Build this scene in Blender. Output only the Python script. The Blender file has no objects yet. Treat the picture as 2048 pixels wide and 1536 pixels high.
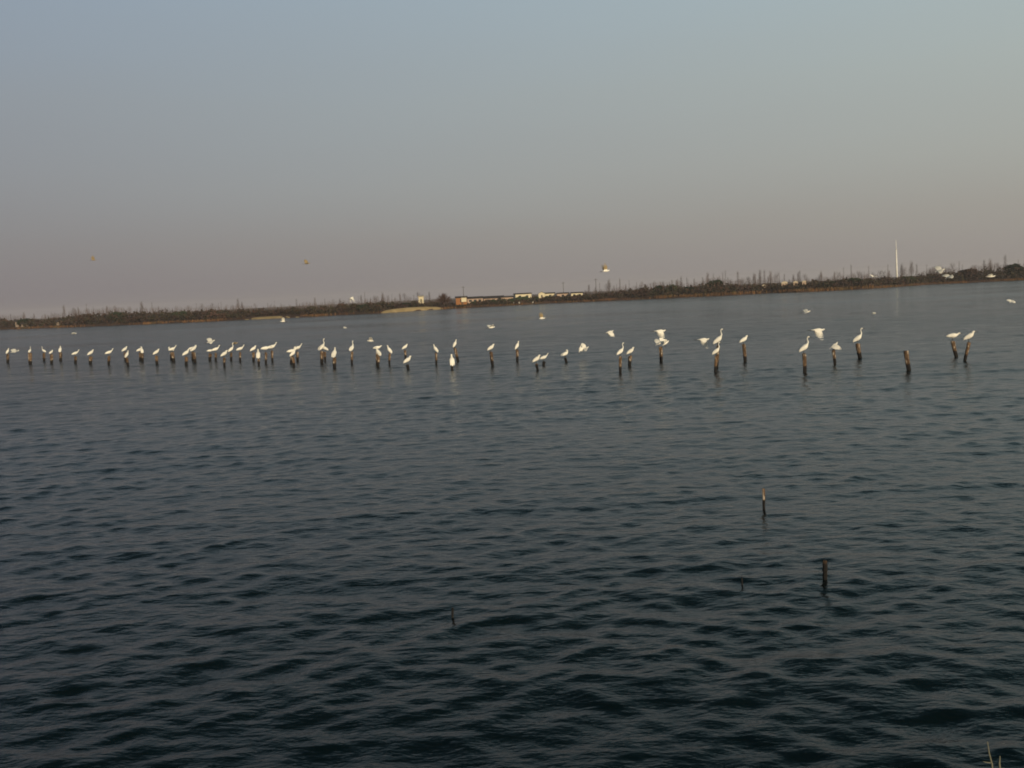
import bpy, bmesh, math, random
import numpy as np
from mathutils import noise as mnoise
from mathutils import Vector, Matrix, Euler

random.seed(7)
rng = np.random.default_rng(7)
R = math.radians
scene = bpy.context.scene
COL = scene.collection

# ------------------------------------------------------------------ camera
CAM_H = 4.7
F_PX = 1900.0                       # focal length in pixels of a 2048 wide frame
ROLL = R(2.79)
HORIZON_Y = 589.0                   # row of the horizon in the middle of the frame
PITCH = math.atan((768.0 - HORIZON_Y) * math.cos(ROLL) / F_PX)
cam_data = bpy.data.cameras.new('camera')
cam_data.sensor_fit = 'HORIZONTAL'
cam_data.sensor_width = 36.0
cam_data.lens = 36.0 * F_PX / 2048.0
cam_data.clip_start = 0.1
cam_data.clip_end = 20000
cam = bpy.data.objects.new('camera', cam_data)
COL.objects.link(cam)
CAM_M = Matrix.Rotation(R(90) - PITCH, 3, 'X') @ Matrix.Rotation(-ROLL, 3, 'Z')
cam.matrix_world = Matrix.Translation((0, 0, CAM_H)) @ CAM_M.to_4x4()
scene.camera = cam

# ------------------------------------------------------------------ light
SUN_EL, SUN_AZ = 13.0, 158.0        # azimuth clockwise from +Y: behind the camera, a little to the right
sun_dir = Vector((math.sin(R(SUN_AZ)) * math.cos(R(SUN_EL)), math.cos(R(SUN_AZ)) * math.cos(R(SUN_EL)), math.sin(R(SUN_EL))))
world = bpy.data.worlds.new('World')
scene.world = world
world.use_nodes = True
wn, wl = world.node_tree.nodes, world.node_tree.links
wn.clear()
out = wn.new('ShaderNodeOutputWorld')
bg = wn.new('ShaderNodeBackground')
sky = wn.new('ShaderNodeTexSky')
sky.sky_type = 'NISHITA'
sky.sun_disc = False
sky.sun_elevation = R(SUN_EL)
sky.sun_rotation = R(SUN_AZ)
sky.altitude = 0
sky.air_density = 1.0
sky.dust_density = 3.0
sky.ozone_density = 1.5
bg.inputs['Strength'].default_value = 0.08
# the still, smoggy winter air: grey pink at the horizon, pale blue higher in view, brighter towards the sun's side
def lin(c): return tuple(((v / 255) / 12.92 if v < 10.3 else ((v / 255 + 0.055) / 1.055) ** 2.4) for v in c)
tc = wn.new('ShaderNodeTexCoord'); sep = wn.new('ShaderNodeSeparateXYZ')
wl.new(tc.outputs['Generated'], sep.inputs[0])
ramp = wn.new('ShaderNodeValToRGB'); ramp.color_ramp.interpolation = 'LINEAR'
stops = [(0.0, (158, 146, 145)), (0.065, (163, 154, 150)), (0.125, (170, 166, 162)), (0.20, (174, 176, 174)), (0.29, (175, 185, 190)), (0.38, (156, 186, 191)), (0.51, (68, 99, 113)), (1.0, (24, 38, 58))]  # upper stops, out of view, are shaped to set the water's reflected brightness
el = ramp.color_ramp.elements
while len(el) < len(stops): el.new(0.5)
for e, (p, c) in zip(el, stops):
    e.position = p; e.color = (*lin(c), 1)
smog = wn.new('ShaderNodeTexNoise'); smog.inputs['Scale'].default_value = 1.6; smog.inputs['Detail'].default_value = 4
smap = wn.new('ShaderNodeMapping'); smap.inputs['Scale'].default_value = (1, 1, 5)
wl.new(tc.outputs['Generated'], smap.inputs[0]); wl.new(smap.outputs[0], smog.inputs['Vector'])
sadd = wn.new('ShaderNodeMath'); sadd.operation = 'MULTIPLY_ADD'; sadd.inputs[1].default_value = 0.05
soff = wn.new('ShaderNodeMath'); soff.operation = 'SUBTRACT'; soff.inputs[1].default_value = 0.025
wl.new(smog.outputs['Fac'], sadd.inputs[0]); wl.new(sep.outputs['Z'], sadd.inputs[2]); wl.new(sadd.outputs[0], soff.inputs[0])
wl.new(soff.outputs[0], ramp.inputs[0])
SIDE = R(90)
dot = wn.new('ShaderNodeVectorMath'); dot.operation = 'DOT_PRODUCT'
dot.inputs[1].default_value = (math.sin(SIDE), math.cos(SIDE), 0)
wl.new(tc.outputs['Generated'], dot.inputs[0])
side = wn.new('ShaderNodeMapRange'); side.inputs[1].default_value = -1; side.inputs[2].default_value = 1
wl.new(dot.outputs['Value'], side.inputs[0])
tint = wn.new('ShaderNodeMix'); tint.data_type = 'RGBA'
tint.inputs[6].default_value = (0.51, 0.52, 0.67, 1); tint.inputs[7].default_value = (1.20, 1.29, 1.19, 1)
wl.new(side.outputs[0], tint.inputs[0])
mul = wn.new('ShaderNodeMix'); mul.data_type = 'RGBA'; mul.blend_type = 'MULTIPLY'; mul.inputs[0].default_value = 1
wl.new(ramp.outputs[0], mul.inputs[6]); wl.new(tint.outputs[2], mul.inputs[7])
gain = wn.new('ShaderNodeVectorMath'); gain.operation = 'SCALE'; gain.inputs['Scale'].default_value = 1 / 0.08
wl.new(mul.outputs[2], gain.inputs[0])
mixs = wn.new('ShaderNodeMix'); mixs.data_type = 'RGBA'; mixs.inputs[0].default_value = 0.85
wl.new(sky.outputs[0], mixs.inputs[6]); wl.new(gain.outputs[0], mixs.inputs[7])
wl.new(mixs.outputs[2], bg.inputs['Color'])
wl.new(bg.outputs[0], out.inputs['Surface'])

sl = bpy.data.lights.new('sun', 'SUN')
sl.energy = 3.6
sl.angle = R(0.5)
sl.color = (1.0, 0.84, 0.60)
so = bpy.data.objects.new('sun', sl)
COL.objects.link(so)
so.location = (0, 0, 50)
so.rotation_euler = (-sun_dir).to_track_quat('-Z', 'Y').to_euler()

scene.view_settings.view_transform = 'Standard'
scene.view_settings.look = 'None'
scene.view_settings.gamma = 1
scene.view_settings.use_curve_mapping = False
scene.view_settings.exposure = 0.0
scene.cycles.pixel_filter_type = 'BLACKMAN_HARRIS'
scene.cycles.filter_width = 1.8
scene.cycles.max_bounces = 6
scene.cycles.volume_bounces = 0
scene.render.use_motion_blur = False

# ------------------------------------------------------------------ helpers
def ray(px, py):
    return (CAM_M @ Vector(((px - 1024) / F_PX, (768 - py) / F_PX, -1.0)))

def on_water(px, py, z=0.0):
    d = ray(px, py)
    t = (z - CAM_H) / d.z
    return Vector((d.x * t, d.y * t, z))

def at(px, py, dist):
    """the point seen at a pixel, at a horizontal distance from the camera"""
    d = ray(px, py)
    t = dist / math.hypot(d.x, d.y)
    return Vector((d.x * t, d.y * t, CAM_H + d.z * t))

def interp(x, tab):
    return float(np.interp(x, [t[0] for t in tab], [t[1] for t in tab]))

def new_mat(name, rough=0.9, spec=0.2):
    m = bpy.data.materials.new(name)
    m.use_nodes = True
    b = m.node_tree.nodes['Principled BSDF']
    b.inputs['Roughness'].default_value = rough
    b.inputs['Specular IOR Level'].default_value = spec
    return m, m.node_tree.nodes, m.node_tree.links, b

def noise_mat(name, stops, scale=1.0, detail=4, rough=0.9, spec=0.2, coords='Object', bump=0.0, stretch=(1, 1, 1), per_object=0.0):
    m, n, l, b = new_mat(name, rough, spec)
    tc = n.new('ShaderNodeTexCoord')
    mp = n.new('ShaderNodeMapping'); mp.inputs['Scale'].default_value = stretch
    nz = n.new('ShaderNodeTexNoise'); nz.inputs['Scale'].default_value = scale; nz.inputs['Detail'].default_value = detail
    cr = n.new('ShaderNodeValToRGB')
    el = cr.color_ramp.elements
    while len(el) < len(stops): el.new(0.5)
    for e, (p, c) in zip(el, stops):
        e.position = p; e.color = (*c, 1)
    if coords == 'World':
        g = n.new('ShaderNodeNewGeometry'); l.new(g.outputs['Position'], mp.inputs['Vector'])
    else:
        l.new(tc.outputs[coords], mp.inputs['Vector'])
    l.new(mp.outputs[0], nz.inputs['Vector']); l.new(nz.outputs['Fac'], cr.inputs[0])
    last = cr.outputs[0]
    if per_object:
        oi = n.new('ShaderNodeObjectInfo')
        hs = n.new('ShaderNodeHueSaturation')
        mr = n.new('ShaderNodeMapRange'); mr.inputs[3].default_value = 1 - per_object; mr.inputs[4].default_value = 1 + per_object
        l.new(oi.outputs['Random'], mr.inputs[0]); l.new(mr.outputs[0], hs.inputs['Value']); l.new(last, hs.inputs['Color'])
        last = hs.outputs[0]
    l.new(last, b.inputs['Base Color'])
    if bump:
        bp = n.new('ShaderNodeBump'); bp.inputs['Strength'].default_value = bump; bp.inputs['Distance'].default_value = 0.05
        l.new(nz.outputs['Fac'], bp.inputs['Height']); l.new(bp.outputs[0], b.inputs['Normal'])
    return m

def mesh_from(name, verts, faces, mats=(), smooth=False):
    me = bpy.data.meshes.new(name)
    me.from_pydata([tuple(v) for v in verts], [], faces)
    for m in mats: me.materials.append(m)
    if smooth:
        me.polygons.foreach_set('use_smooth', [True] * len(me.polygons))
    me.update()
    return me

def link(name, me, parent=None, loc=None):
    o = bpy.data.objects.new(name, me)
    COL.objects.link(o)
    if parent is not None: o.parent = parent
    if loc is not None: o.location = loc
    return o

def tag(o, label=None, cat=None, group=None, kind=None):
    if label: o['label'] = label
    if cat: o['category'] = cat
    if group: o['group'] = group
    if kind: o['kind'] = kind
    return o

def empty(name, loc, rz=0.0):
    o = bpy.data.objects.new(name, None)
    o.empty_display_size = 0.3
    COL.objects.link(o)
    o.location = loc
    o.rotation_euler = (0, 0, rz)
    return o

class MB:
    """collects shapes for one mesh"""
    def __init__(s): s.v, s.f = [], []
    def box(s, c, d, rz=0.0):
        k = len(s.v); cx, cy, cz = c; ca, sa = math.cos(rz), math.sin(rz)
        for z in (-1, 1):
            for x, y in ((-1, -1), (1, -1), (1, 1), (-1, 1)):
                X, Y = x * d[0] / 2, y * d[1] / 2
                s.v.append((cx + X * ca - Y * sa, cy + X * sa + Y * ca, cz + z * d[2] / 2))
        s.f += [(k, k+3, k+2, k+1), (k+4, k+5, k+6, k+7), (k, k+1, k+5, k+4), (k+1, k+2, k+6, k+5), (k+2, k+3, k+7, k+6), (k+3, k, k+4, k+7)]
    def tube(s, pts, rad, n=6, cap=True):
        k = len(s.v); pts = [Vector(p) for p in pts]
        for i, p in enumerate(pts):
            t = (pts[min(i + 1, len(pts) - 1)] - pts[max(i - 1, 0)]).normalized()
            a = t.orthogonal().normalized() if abs(t.z) < 0.9 else Vector((1, 0, 0)).cross(t).normalized()
            b = t.cross(a)
            for j in range(n):
                w = 2 * math.pi * j / n
                s.v.append(p + (a * math.cos(w) + b * math.sin(w)) * rad[i])
        for i in range(len(pts) - 1):
            for j in range(n):
                q, r = k + i * n + j, k + i * n + (j + 1) % n
                s.f.append((q, r, r + n, q + n))
        if cap:
            s.f.append(tuple(k + j for j in range(n))[::-1])
            e = k + (len(pts) - 1) * n
            s.f.append(tuple(e + j for j in range(n)))
    def quad(s, c, u, w):
        k = len(s.v); c, u, w = Vector(c), Vector(u), Vector(w)
        s.v += [c - u - w, c + u - w, c + u + w, c - u + w]; s.f.append((k, k+1, k+2, k+3))
    def mesh(s, name, mats, smooth=False): return mesh_from(name, s.v, s.f, mats, smooth)

ORD = ['leftmost', 'second', 'third', 'fourth', 'fifth', 'sixth', 'seventh', 'eighth', 'ninth', 'tenth', 'eleventh', 'twelfth', 'thirteenth', 'fourteenth', 'fifteenth',
       'sixteenth', 'seventeenth', 'eighteenth', 'nineteenth', 'twentieth', 'twenty first', 'twenty second', 'twenty third', 'twenty fourth', 'twenty fifth', 'twenty sixth',
       'twenty seventh', 'twenty eighth', 'twenty ninth', 'thirtieth', 'thirty first', 'thirty second', 'thirty third', 'thirty fourth', 'thirty fifth', 'thirty sixth',
       'thirty seventh', 'thirty eighth', 'thirty ninth', 'fortieth', 'forty first', 'forty second', 'forty third', 'forty fourth', 'forty fifth', 'forty sixth']

# ------------------------------------------------------------------ materials
M_feather = noise_mat('white_feathers', [(0.3, (0.74, 0.69, 0.58)), (0.7, (0.86, 0.83, 0.74))], scale=14, rough=0.8, spec=0.15, per_object=0.08)
M_beak = noise_mat('dark_beak', [(0.3, (0.05, 0.045, 0.03)), (0.7, (0.10, 0.08, 0.05))], scale=20, rough=0.5)
M_leg = noise_mat('dark_leg', [(0.3, (0.03, 0.028, 0.022)), (0.7, (0.06, 0.05, 0.035))], scale=20, rough=0.6)
M_twig = noise_mat('bare_twigs', [(0.3, (0.09, 0.07, 0.07)), (0.7, (0.15, 0.12, 0.115))], scale=0.4, per_object=0.25)
M_trunk = noise_mat('grey_bark', [(0.3, (0.06, 0.048, 0.042)), (0.7, (0.12, 0.10, 0.085))], scale=2, stretch=(4, 4, 0.6))
M_redtwig = noise_mat('russet_twigs', [(0.3, (0.055, 0.026, 0.016)), (0.7, (0.10, 0.05, 0.032))], scale=0.6)
M_scrub = noise_mat('scrub_mass', [(0.25, (0.020, 0.020, 0.014)), (0.42, (0.052, 0.029, 0.024)), (0.55, (0.034, 0.031, 0.017)), (0.68, (0.085, 0.042, 0.031)), (0.8, (0.034, 0.028, 0.022))], scale=0.16, detail=6, coords='World')
M_reed = noise_mat('dry_reeds', [(0.3, (0.10, 0.055, 0.028)), (0.5, (0.17, 0.085, 0.035)), (0.7, (0.09, 0.075, 0.03))], scale=0.12, detail=5, coords='World')
M_leafg = noise_mat('dark_green_leaves', [(0.3, (0.016, 0.028, 0.014)), (0.7, (0.038, 0.052, 0.022))], scale=0.7, per_object=0.3)
M_leafb = noise_mat('brown_leaves', [(0.3, (0.035, 0.022, 0.016)), (0.7, (0.085, 0.045, 0.03))], scale=0.7, per_object=0.3)
M_sand = noise_mat('pale_sand', [(0.3, (0.36, 0.25, 0.11)), (0.7, (0.50, 0.36, 0.18))], scale=0.25, coords='World')
M_soil = noise_mat('bank_soil', [(0.3, (0.045, 0.026, 0.018)), (0.6, (0.10, 0.05, 0.03)), (0.8, (0.06, 0.05, 0.025))], scale=0.05, detail=6, coords='World')

def post_material():
    m, n, l, b = new_mat('weathered_post_wood', 0.85, 0.25)
    tc = n.new('ShaderNodeTexCoord'); sp = n.new('ShaderNodeSeparateXYZ')
    l.new(tc.outputs['Object'], sp.inputs[0])
    nz = n.new('ShaderNodeTexNoise'); nz.inputs['Scale'].default_value = 9; nz.inputs['Detail'].default_value = 4
    mp = n.new('ShaderNodeMapping'); mp.inputs['Scale'].default_value = (3, 3, 0.5)
    l.new(tc.outputs['Object'], mp.inputs[0]); l.new(mp.outputs[0], nz.inputs['Vector'])
    cr = n.new('ShaderNodeValToRGB')
    el = cr.color_ramp.elements; el.new(0.5)
    for e, (p, c) in zip(el, [(0.3, (0.045, 0.026, 0.016)), (0.5, (0.10, 0.058, 0.030)), (0.72, (0.22, 0.14, 0.08))]):
        e.position = p; e.color = (*c, 1)
    l.new(nz.outputs['Fac'], cr.inputs[0])
    n2 = n.new('ShaderNodeTexNoise'); n2.inputs['Scale'].default_value = 7
    oi = n.new('ShaderNodeObjectInfo')
    add = n.new('ShaderNodeVectorMath'); l.new(tc.outputs['Object'], add.inputs[0]); l.new(oi.outputs['Random'], add.inputs[1])
    l.new(add.outputs[0], n2.inputs['Vector'])
    ma = n.new('ShaderNodeMath'); ma.operation = 'MULTIPLY_ADD'; ma.inputs[1].default_value = 0.16
    l.new(n2.outputs['Fac'], ma.inputs[0]); l.new(sp.outputs['Z'], ma.inputs[2])
    mr = n.new('ShaderNodeMapRange'); mr.inputs[1].default_value = 0.38; mr.inputs[2].default_value = 0.44
    l.new(ma.outputs[0], mr.inputs[0])
    mx = n.new('ShaderNodeMix'); mx.data_type = 'RGBA'
    mx.inputs[6].default_value = (0.012, 0.010, 0.009, 1)
    hs = n.new('ShaderNodeHueSaturation'); m2 = n.new('ShaderNodeMapRange'); m2.inputs[3].default_value = 0.7; m2.inputs[4].default_value = 1.25
    l.new(oi.outputs['Random'], m2.inputs[0]); l.new(m2.outputs[0], hs.inputs['Value']); l.new(cr.outputs[0], hs.inputs['Color'])
    n3 = n.new('ShaderNodeTexNoise'); n3.inputs['Scale'].default_value = 5; n3.inputs['Detail'].default_value = 5
    mp3 = n.new('ShaderNodeMapping'); mp3.inputs['Scale'].default_value = (2.2, 2.2, 0.8)
    l.new(add.outputs[0], mp3.inputs[0]); l.new(mp3.outputs[0], n3.inputs['Vector'])
    m4 = n.new('ShaderNodeMapRange'); m4.inputs[1].default_value = 0.56; m4.inputs[2].default_value = 0.64; l.new(n3.outputs['Fac'], m4.inputs[0])
    dr = n.new('ShaderNodeMix'); dr.data_type = 'RGBA'; dr.inputs[7].default_value = (0.42, 0.35, 0.27, 1)
    l.new(hs.outputs[0], dr.inputs[6]); l.new(m4.outputs[0], dr.inputs[0])
    l.new(dr.outputs[2], mx.inputs[7]); l.new(mr.outputs[0], mx.inputs[0])
    l.new(mx.outputs[2], b.inputs['Base Color'])
    bp = n.new('ShaderNodeBump'); bp.inputs['Distance'].default_value = 0.02; bp.inputs['Strength'].default_value = 0.7
    l.new(nz.outputs['Fac'], bp.inputs['Height']); l.new(bp.outputs[0], b.inputs['Normal'])
    return m
M_post = post_material()

def water_material():
    m, n, l, b = new_mat('lake_water', 0.16, 0.5)
    b.inputs['Base Color'].default_value = (0.002, 0.006, 0.0065, 1)
    b.inputs['IOR'].default_value = 1.25
    g = n.new('ShaderNodeNewGeometry')
    def nz(scale, stretch, detail, rough=0.55, rot=0.0):
        mp = n.new('ShaderNodeMapping'); mp.inputs['Scale'].default_value = stretch; mp.inputs['Rotation'].default_value = (0, 0, rot)
        t = n.new('ShaderNodeTexNoise'); t.inputs['Scale'].default_value = scale; t.inputs['Detail'].default_value = detail; t.inputs['Roughness'].default_value = rough
        l.new(g.outputs['Position'], mp.inputs[0]); l.new(mp.outputs[0], t.inputs['Vector'])
        return t
    a = nz(2.6, (0.5, 1.0, 1.0), 5, rot=0.15)
    b1 = n.new('ShaderNodeBump'); b1.inputs['Distance'].default_value = 0.06; b1.inputs['Strength'].default_value = 1.0
    l.new(a.outputs['Fac'], b1.inputs['Height'])
    q = nz(13.0, (0.6, 1.0, 1.0), 3, rot=0.4)
    b0 = n.new('ShaderNodeBump'); b0.inputs['Distance'].default_value = 0.007; b0.inputs['Strength'].default_value = 1.0
    l.new(q.outputs['Fac'], b0.inputs['Height']); l.new(b0.outputs[0], b1.inputs['Normal'])
    # larger chop fades in where the mesh grid no longer carries it
    c = nz(0.55, (0.45, 1.0, 1.0), 7, 0.65, rot=-0.12)
    ln = n.new('ShaderNodeVectorMath'); ln.operation = 'LENGTH'; l.new(g.outputs['Position'], ln.inputs[0])
    mr = n.new('ShaderNodeMapRange'); mr.inputs[1].default_value = 25; mr.inputs[2].default_value = 110; l.new(ln.outputs['Value'], mr.inputs[0])
    mu = n.new('ShaderNodeMath'); mu.operation = 'MULTIPLY'; l.new(c.outputs['Fac'], mu.inputs[0]); l.new(mr.outputs[0], mu.inputs[1])
    b2 = n.new('ShaderNodeBump'); b2.inputs['Distance'].default_value = 0.55; b2.inputs['Strength'].default_value = 1.0
    l.new(mu.outputs[0], b2.inputs['Height']); l.new(b1.outputs[0], b2.inputs['Normal'])
    # long low undulation of the open lake
    e = nz(0.16, (0.4, 1.0, 1.0), 3, rot=0.06)
    m5 = n.new('ShaderNodeMath'); m5.operation = 'MULTIPLY'; l.new(e.outputs['Fac'], m5.inputs[0]); l.new(mr.outputs[0], m5.inputs[1])
    b3 = n.new('ShaderNodeBump'); b3.inputs['Distance'].default_value = 0.55; b3.inputs['Strength'].default_value = 1.0
    l.new(m5.outputs[0], b3.inputs['Height']); l.new(b2.outputs[0], b3.inputs['Normal'])
    l.new(b3.outputs[0], b.inputs['Normal'])
    # wind patches: slightly rougher lanes
    p = nz(0.03, (0.35, 1.0, 1.0), 3)
    m3 = n.new('ShaderNodeMapRange'); m3.inputs[1].default_value = 0.35; m3.inputs[2].default_value = 0.65; m3.inputs[3].default_value = 0.09; m3.inputs[4].default_value = 0.17
    l.new(p.outputs['Fac'], m3.inputs[0]); l.new(m3.outputs[0], b.inputs['Roughness'])
    return m
M_water = water_material()

# ------------------------------------------------------------------ water
def build_water():
    dense = np.linspace(-R(37), R(37), 760)
    mid = np.linspace(R(37), R(80), 200)
    side = np.linspace(R(80), 2 * math.pi - R(80), 70)
    ang = np.concatenate([dense, mid[1:], side[1:], 2 * math.pi - mid[::-1][1:-1]])                       # closes round the camera's foot
    rad = [1.0]
    while rad[-1] < 1500:
        r = rad[-1]
        rad.append(r + max(0.03, 0.0034 * r) * (1 if r < 120 else min(1 + (r - 120) / 40, 8)))
    rad = np.array(rad)
    A, Rr = np.meshgrid(ang, rad)
    X = (Rr * np.sin(A)); Y = (Rr * np.cos(A))
    X, Y, Rf = X.ravel(), Y.ravel(), Rr.ravel()
    dx = np.zeros_like(X); dy = np.zeros_like(X); Z = np.zeros_like(X)
    step = np.maximum(np.repeat(np.gradient(rad), len(ang)), Rf * np.tile(np.gradient(ang), len(rad)))
    rr = np.random.default_rng(3)
    # wind chop that runs roughly towards the right and the camera
    for i in range(84):
        lam = 0.22 * (5.0 / 0.22) ** (i / 83.0) * rr.uniform(0.93, 1.07)
        th = R(-78) + rr.normal(0, 0.62 if lam < 2 else 0.40)
        k = 2 * math.pi / lam
        slope = 0.0190 * math.exp(-((math.log(lam / 0.6)) / 0.9) ** 2) + 0.0045
        amp = slope / k
        fade = np.clip((lam / step - 2.5) / 2.5, 0, 1)
        ph = k * (X * math.cos(th) + Y * math.sin(th)) + rr.uniform(0, 6.28)
        s, c = np.sin(ph), np.cos(ph)
        a = amp * fade
        Z += a * c; dx -= a * s * math.cos(th) * 1.0; dy -= a * s * math.sin(th) * 1.0
    # gustier and calmer patches
    g = 1 + 0.30 * np.sin(X * 0.11 + 1.3 * np.sin(Y * 0.06)) * np.sin(Y * 0.14 + X * 0.03 + 1) + 0.22 * np.sin(X * 0.47 + 1.7 * np.sin(Y * 0.21)) * np.sin(Y * 0.55 + 0.2 * X)
    X2, Y2, Z = X + dx * g, Y + dy * g, Z * g
    nr, na = len(rad), len(ang)
    verts = np.stack([X2, Y2, Z], 1)
    i0 = (np.arange(nr - 1)[:, None] * na + np.arange(na)[None, :])
    j1 = (np.arange(na) + 1) % na
    i1 = (np.arange(nr - 1)[:, None] * na + j1[None, :])
    f = np.stack([i0, i0 + na, i1 + na, i1], -1).reshape(-1, 4)[:, ::-1]
    verts = np.concatenate([verts, [[0, 0, 0]]])
    cen = len(verts) - 1
    tri = np.stack([np.arange(na), j1, np.full(na, cen)], 1)[:, ::-1]
    me = bpy.data.meshes.new('lake_water')
    me.vertices.add(len(verts)); me.vertices.foreach_set('co', verts.astype(np.float32).ravel())
    loops = np.concatenate([f.ravel(), tri.ravel()]).astype(np.int32)
    starts = np.concatenate([np.arange(len(f)) * 4, len(f) * 4 + np.arange(len(tri)) * 3]).astype(np.int32)
    me.loops.add(len(loops)); me.loops.foreach_set('vertex_index', loops)
    me.polygons.add(len(starts)); me.polygons.foreach_set('loop_start', starts)
    me.polygons.foreach_set('use_smooth', np.ones(len(starts), bool))
    me.materials.append(M_water)
    me.update(calc_edges=True); me.validate()
    # normals up
    if me.polygons[len(f) // 2].normal.z < 0:
        me.flip_normals()
    tag(link('lake_water', me), kind='structure')
build_water()

# ------------------------------------------------------------------ far bank
SHORE = [(-260, 668), (0, 659), (150, 654), (300, 648), (480, 640), (600, 634.5), (690, 629.5), (760, 626.5), (880, 618.5), (960, 614.5), (1100, 606.5), (1200, 602.5),
         (1300, 598), (1440, 591.5), (1540, 586.5), (1600, 584.5), (1740, 577.5), (1860, 569), (2048, 560), (2300, 547)]
def shore_y(px): return interp(px, SHORE)
def shore_pt(px):
    p = on_water(px, shore_y(px)); return p
def shore_dist(px):
    p = shore_pt(px); return math.hypot(p.x, p.y)

def ground_z(depth):                  # height of the land behind the water's edge
    return float(np.interp(depth, [-4, 0, 1.5, 6, 20, 80, 3000], [-0.8, -0.02, 0.35, 0.9, 1.3, 1.6, 2.0]))

def build_ground():
    cols = list(np.arange(-1400, 3500, 8.0))
    deps = [-4, 0, 0.7, 1.5, 3, 6, 12, 20, 40, 80, 160, 400, 1200, 2600]
    v, f = [], []
    for c in cols:
        q = min(max(c, -260), 2300)
        p = at(c, 700, 1); ang = math.atan2(p.x, p.y)
        D = shore_dist(q) + 1.6 * math.sin(c * 0.05) + 1.1 * math.sin(c * 0.17 + 1)
        for d in deps:
            r = D + d
            v.append((r * math.sin(ang), r * math.cos(ang), ground_z(d) + (0.12 * math.sin(c * 0.31 + d) if 1 < d < 100 else 0)))
    n = len(deps)
    for i in range(len(cols) - 1):
        for j in range(n - 1):
            a = i * n + j
            f.append((a, a + n, a + n + 1, a + 1))
    me = mesh_from('far_bank_ground', v, f, [M_soil], True)
    tag(link('far_bank_ground', me), kind='structure')
build_ground()

# height in photo pixels of the low scrub above the water's edge
BELT = [(-260, 20), (0, 18), (60, 15), (110, 17), (150, 21), (250, 24), (400, 20), (470, 19), (520, 17), (600, 17), (680, 18), (760, 21), (800, 17), (850, 15),
        (900, 12), (915, 7), (942, 6), (950, 12), (1000, 13), (1028, 12), (1100, 13), (1160, 13), (1185, 15), (1230, 17), (1280, 21), (1320, 25), (1350, 26), (1380, 20), (1410, 23), (1440, 27), (1465, 20),
        (1520, 18), (1600, 17), (1690, 20), (1760, 18), (1840, 17), (1900, 21), (1960, 22), (2048, 24), (2300, 26)]
SANDY = [(495, 605, 0.8), (768, 886, 1.2)]
DARK = [(-260, 40), (150, 290), (460, 492), (660, 766), (1238, 1312), (1525, 1560), (1935, 1975)]

def belt_mesh():
    q = 38000
    v = np.zeros((q * 4, 3)); k = 0
    px = rng.uniform(-240, 2280, q)
    u = rng.random(q)
    for i in range(q):
        x = px[i]
        D0 = shore_dist(x)
        d = 3 + 26 * rng.random() ** 1.3
        if any(a < x < b for a, b, _ in SANDY): d += 5
        D = D0 + d
        top = interp(x, BELT) * D / F_PX * (0.98 + 0.30 * mnoise.noise(Vector((x * 0.05, 0, 0))) + 0.30 * mnoise.noise(Vector((x * 0.16, d * 0.1, 5))) + 0.25 * mnoise.noise(Vector((x * 0.5, d * 0.3, 9))))
        h = ground_z(d) + max(top * 0.93 - ground_z(d), 0.5) * (u[i] ** 0.8) * min(1, 0.45 + d / 14)
        p = at(x, 700, 1)
        c = np.array([p.x * D, p.y * D, h])
        s = rng.uniform(0.16, 0.42)
        a = rng.normal(size=3); a /= np.linalg.norm(a)
        b = np.cross(a, rng.normal(size=3)); b /= np.linalg.norm(b)
        a, b = a * s, b * s * 0.8
        v[k:k+4] = [c - a - b, c + a - b, c + a + b, c - a + b]; k += 4
    f = [(i, i+1, i+2, i+3) for i in range(0, q * 4, 4)]
    me = mesh_from('scrub_belt', v.tolist(), f, [M_scrub])
    tag(link('scrub_belt', me), 'dark low scrub massed along the whole far bank', 'scrub', kind='stuff')
belt_mesh()

def reeds():
    mb = MB()
    for _ in range(9000):
        x = random.uniform(-240, 2280)
        if any(a < x < b for a, b in DARK) and random.random() < 0.9: continue
        if any(a < x < b for a, b, _ in SANDY): continue
        if 910 < x < 1170 and random.random() < 0.5: continue
        D = shore_dist(x) + random.uniform(-0.6, 3.2)
        h = random.uniform(0.5, 1.25) * (1.25 if 1310 < x < 1750 else 0.8)
        p = at(x, 700, 1)
        a = random.uniform(0, 3.14)
        w = random.uniform(0.05, 0.16)
        lean = Vector((random.gauss(0, .12), random.gauss(0, .12), h))
        b = Vector((p.x * D, p.y * D, 0.0))
        k = len(mb.v)
        e = Vector((math.cos(a), math.sin(a), 0)) * w
        mb.v += [b - e, b + e, b + lean + e * .5, b + lean - e * .5]
        mb.f.append((k, k+1, k+2, k+3))
    tag(link('dry_reeds', mb.mesh('dry_reeds', [M_reed])), 'russet brown dry reeds fringing the far waterline', 'reeds', kind='stuff')
reeds()

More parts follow.
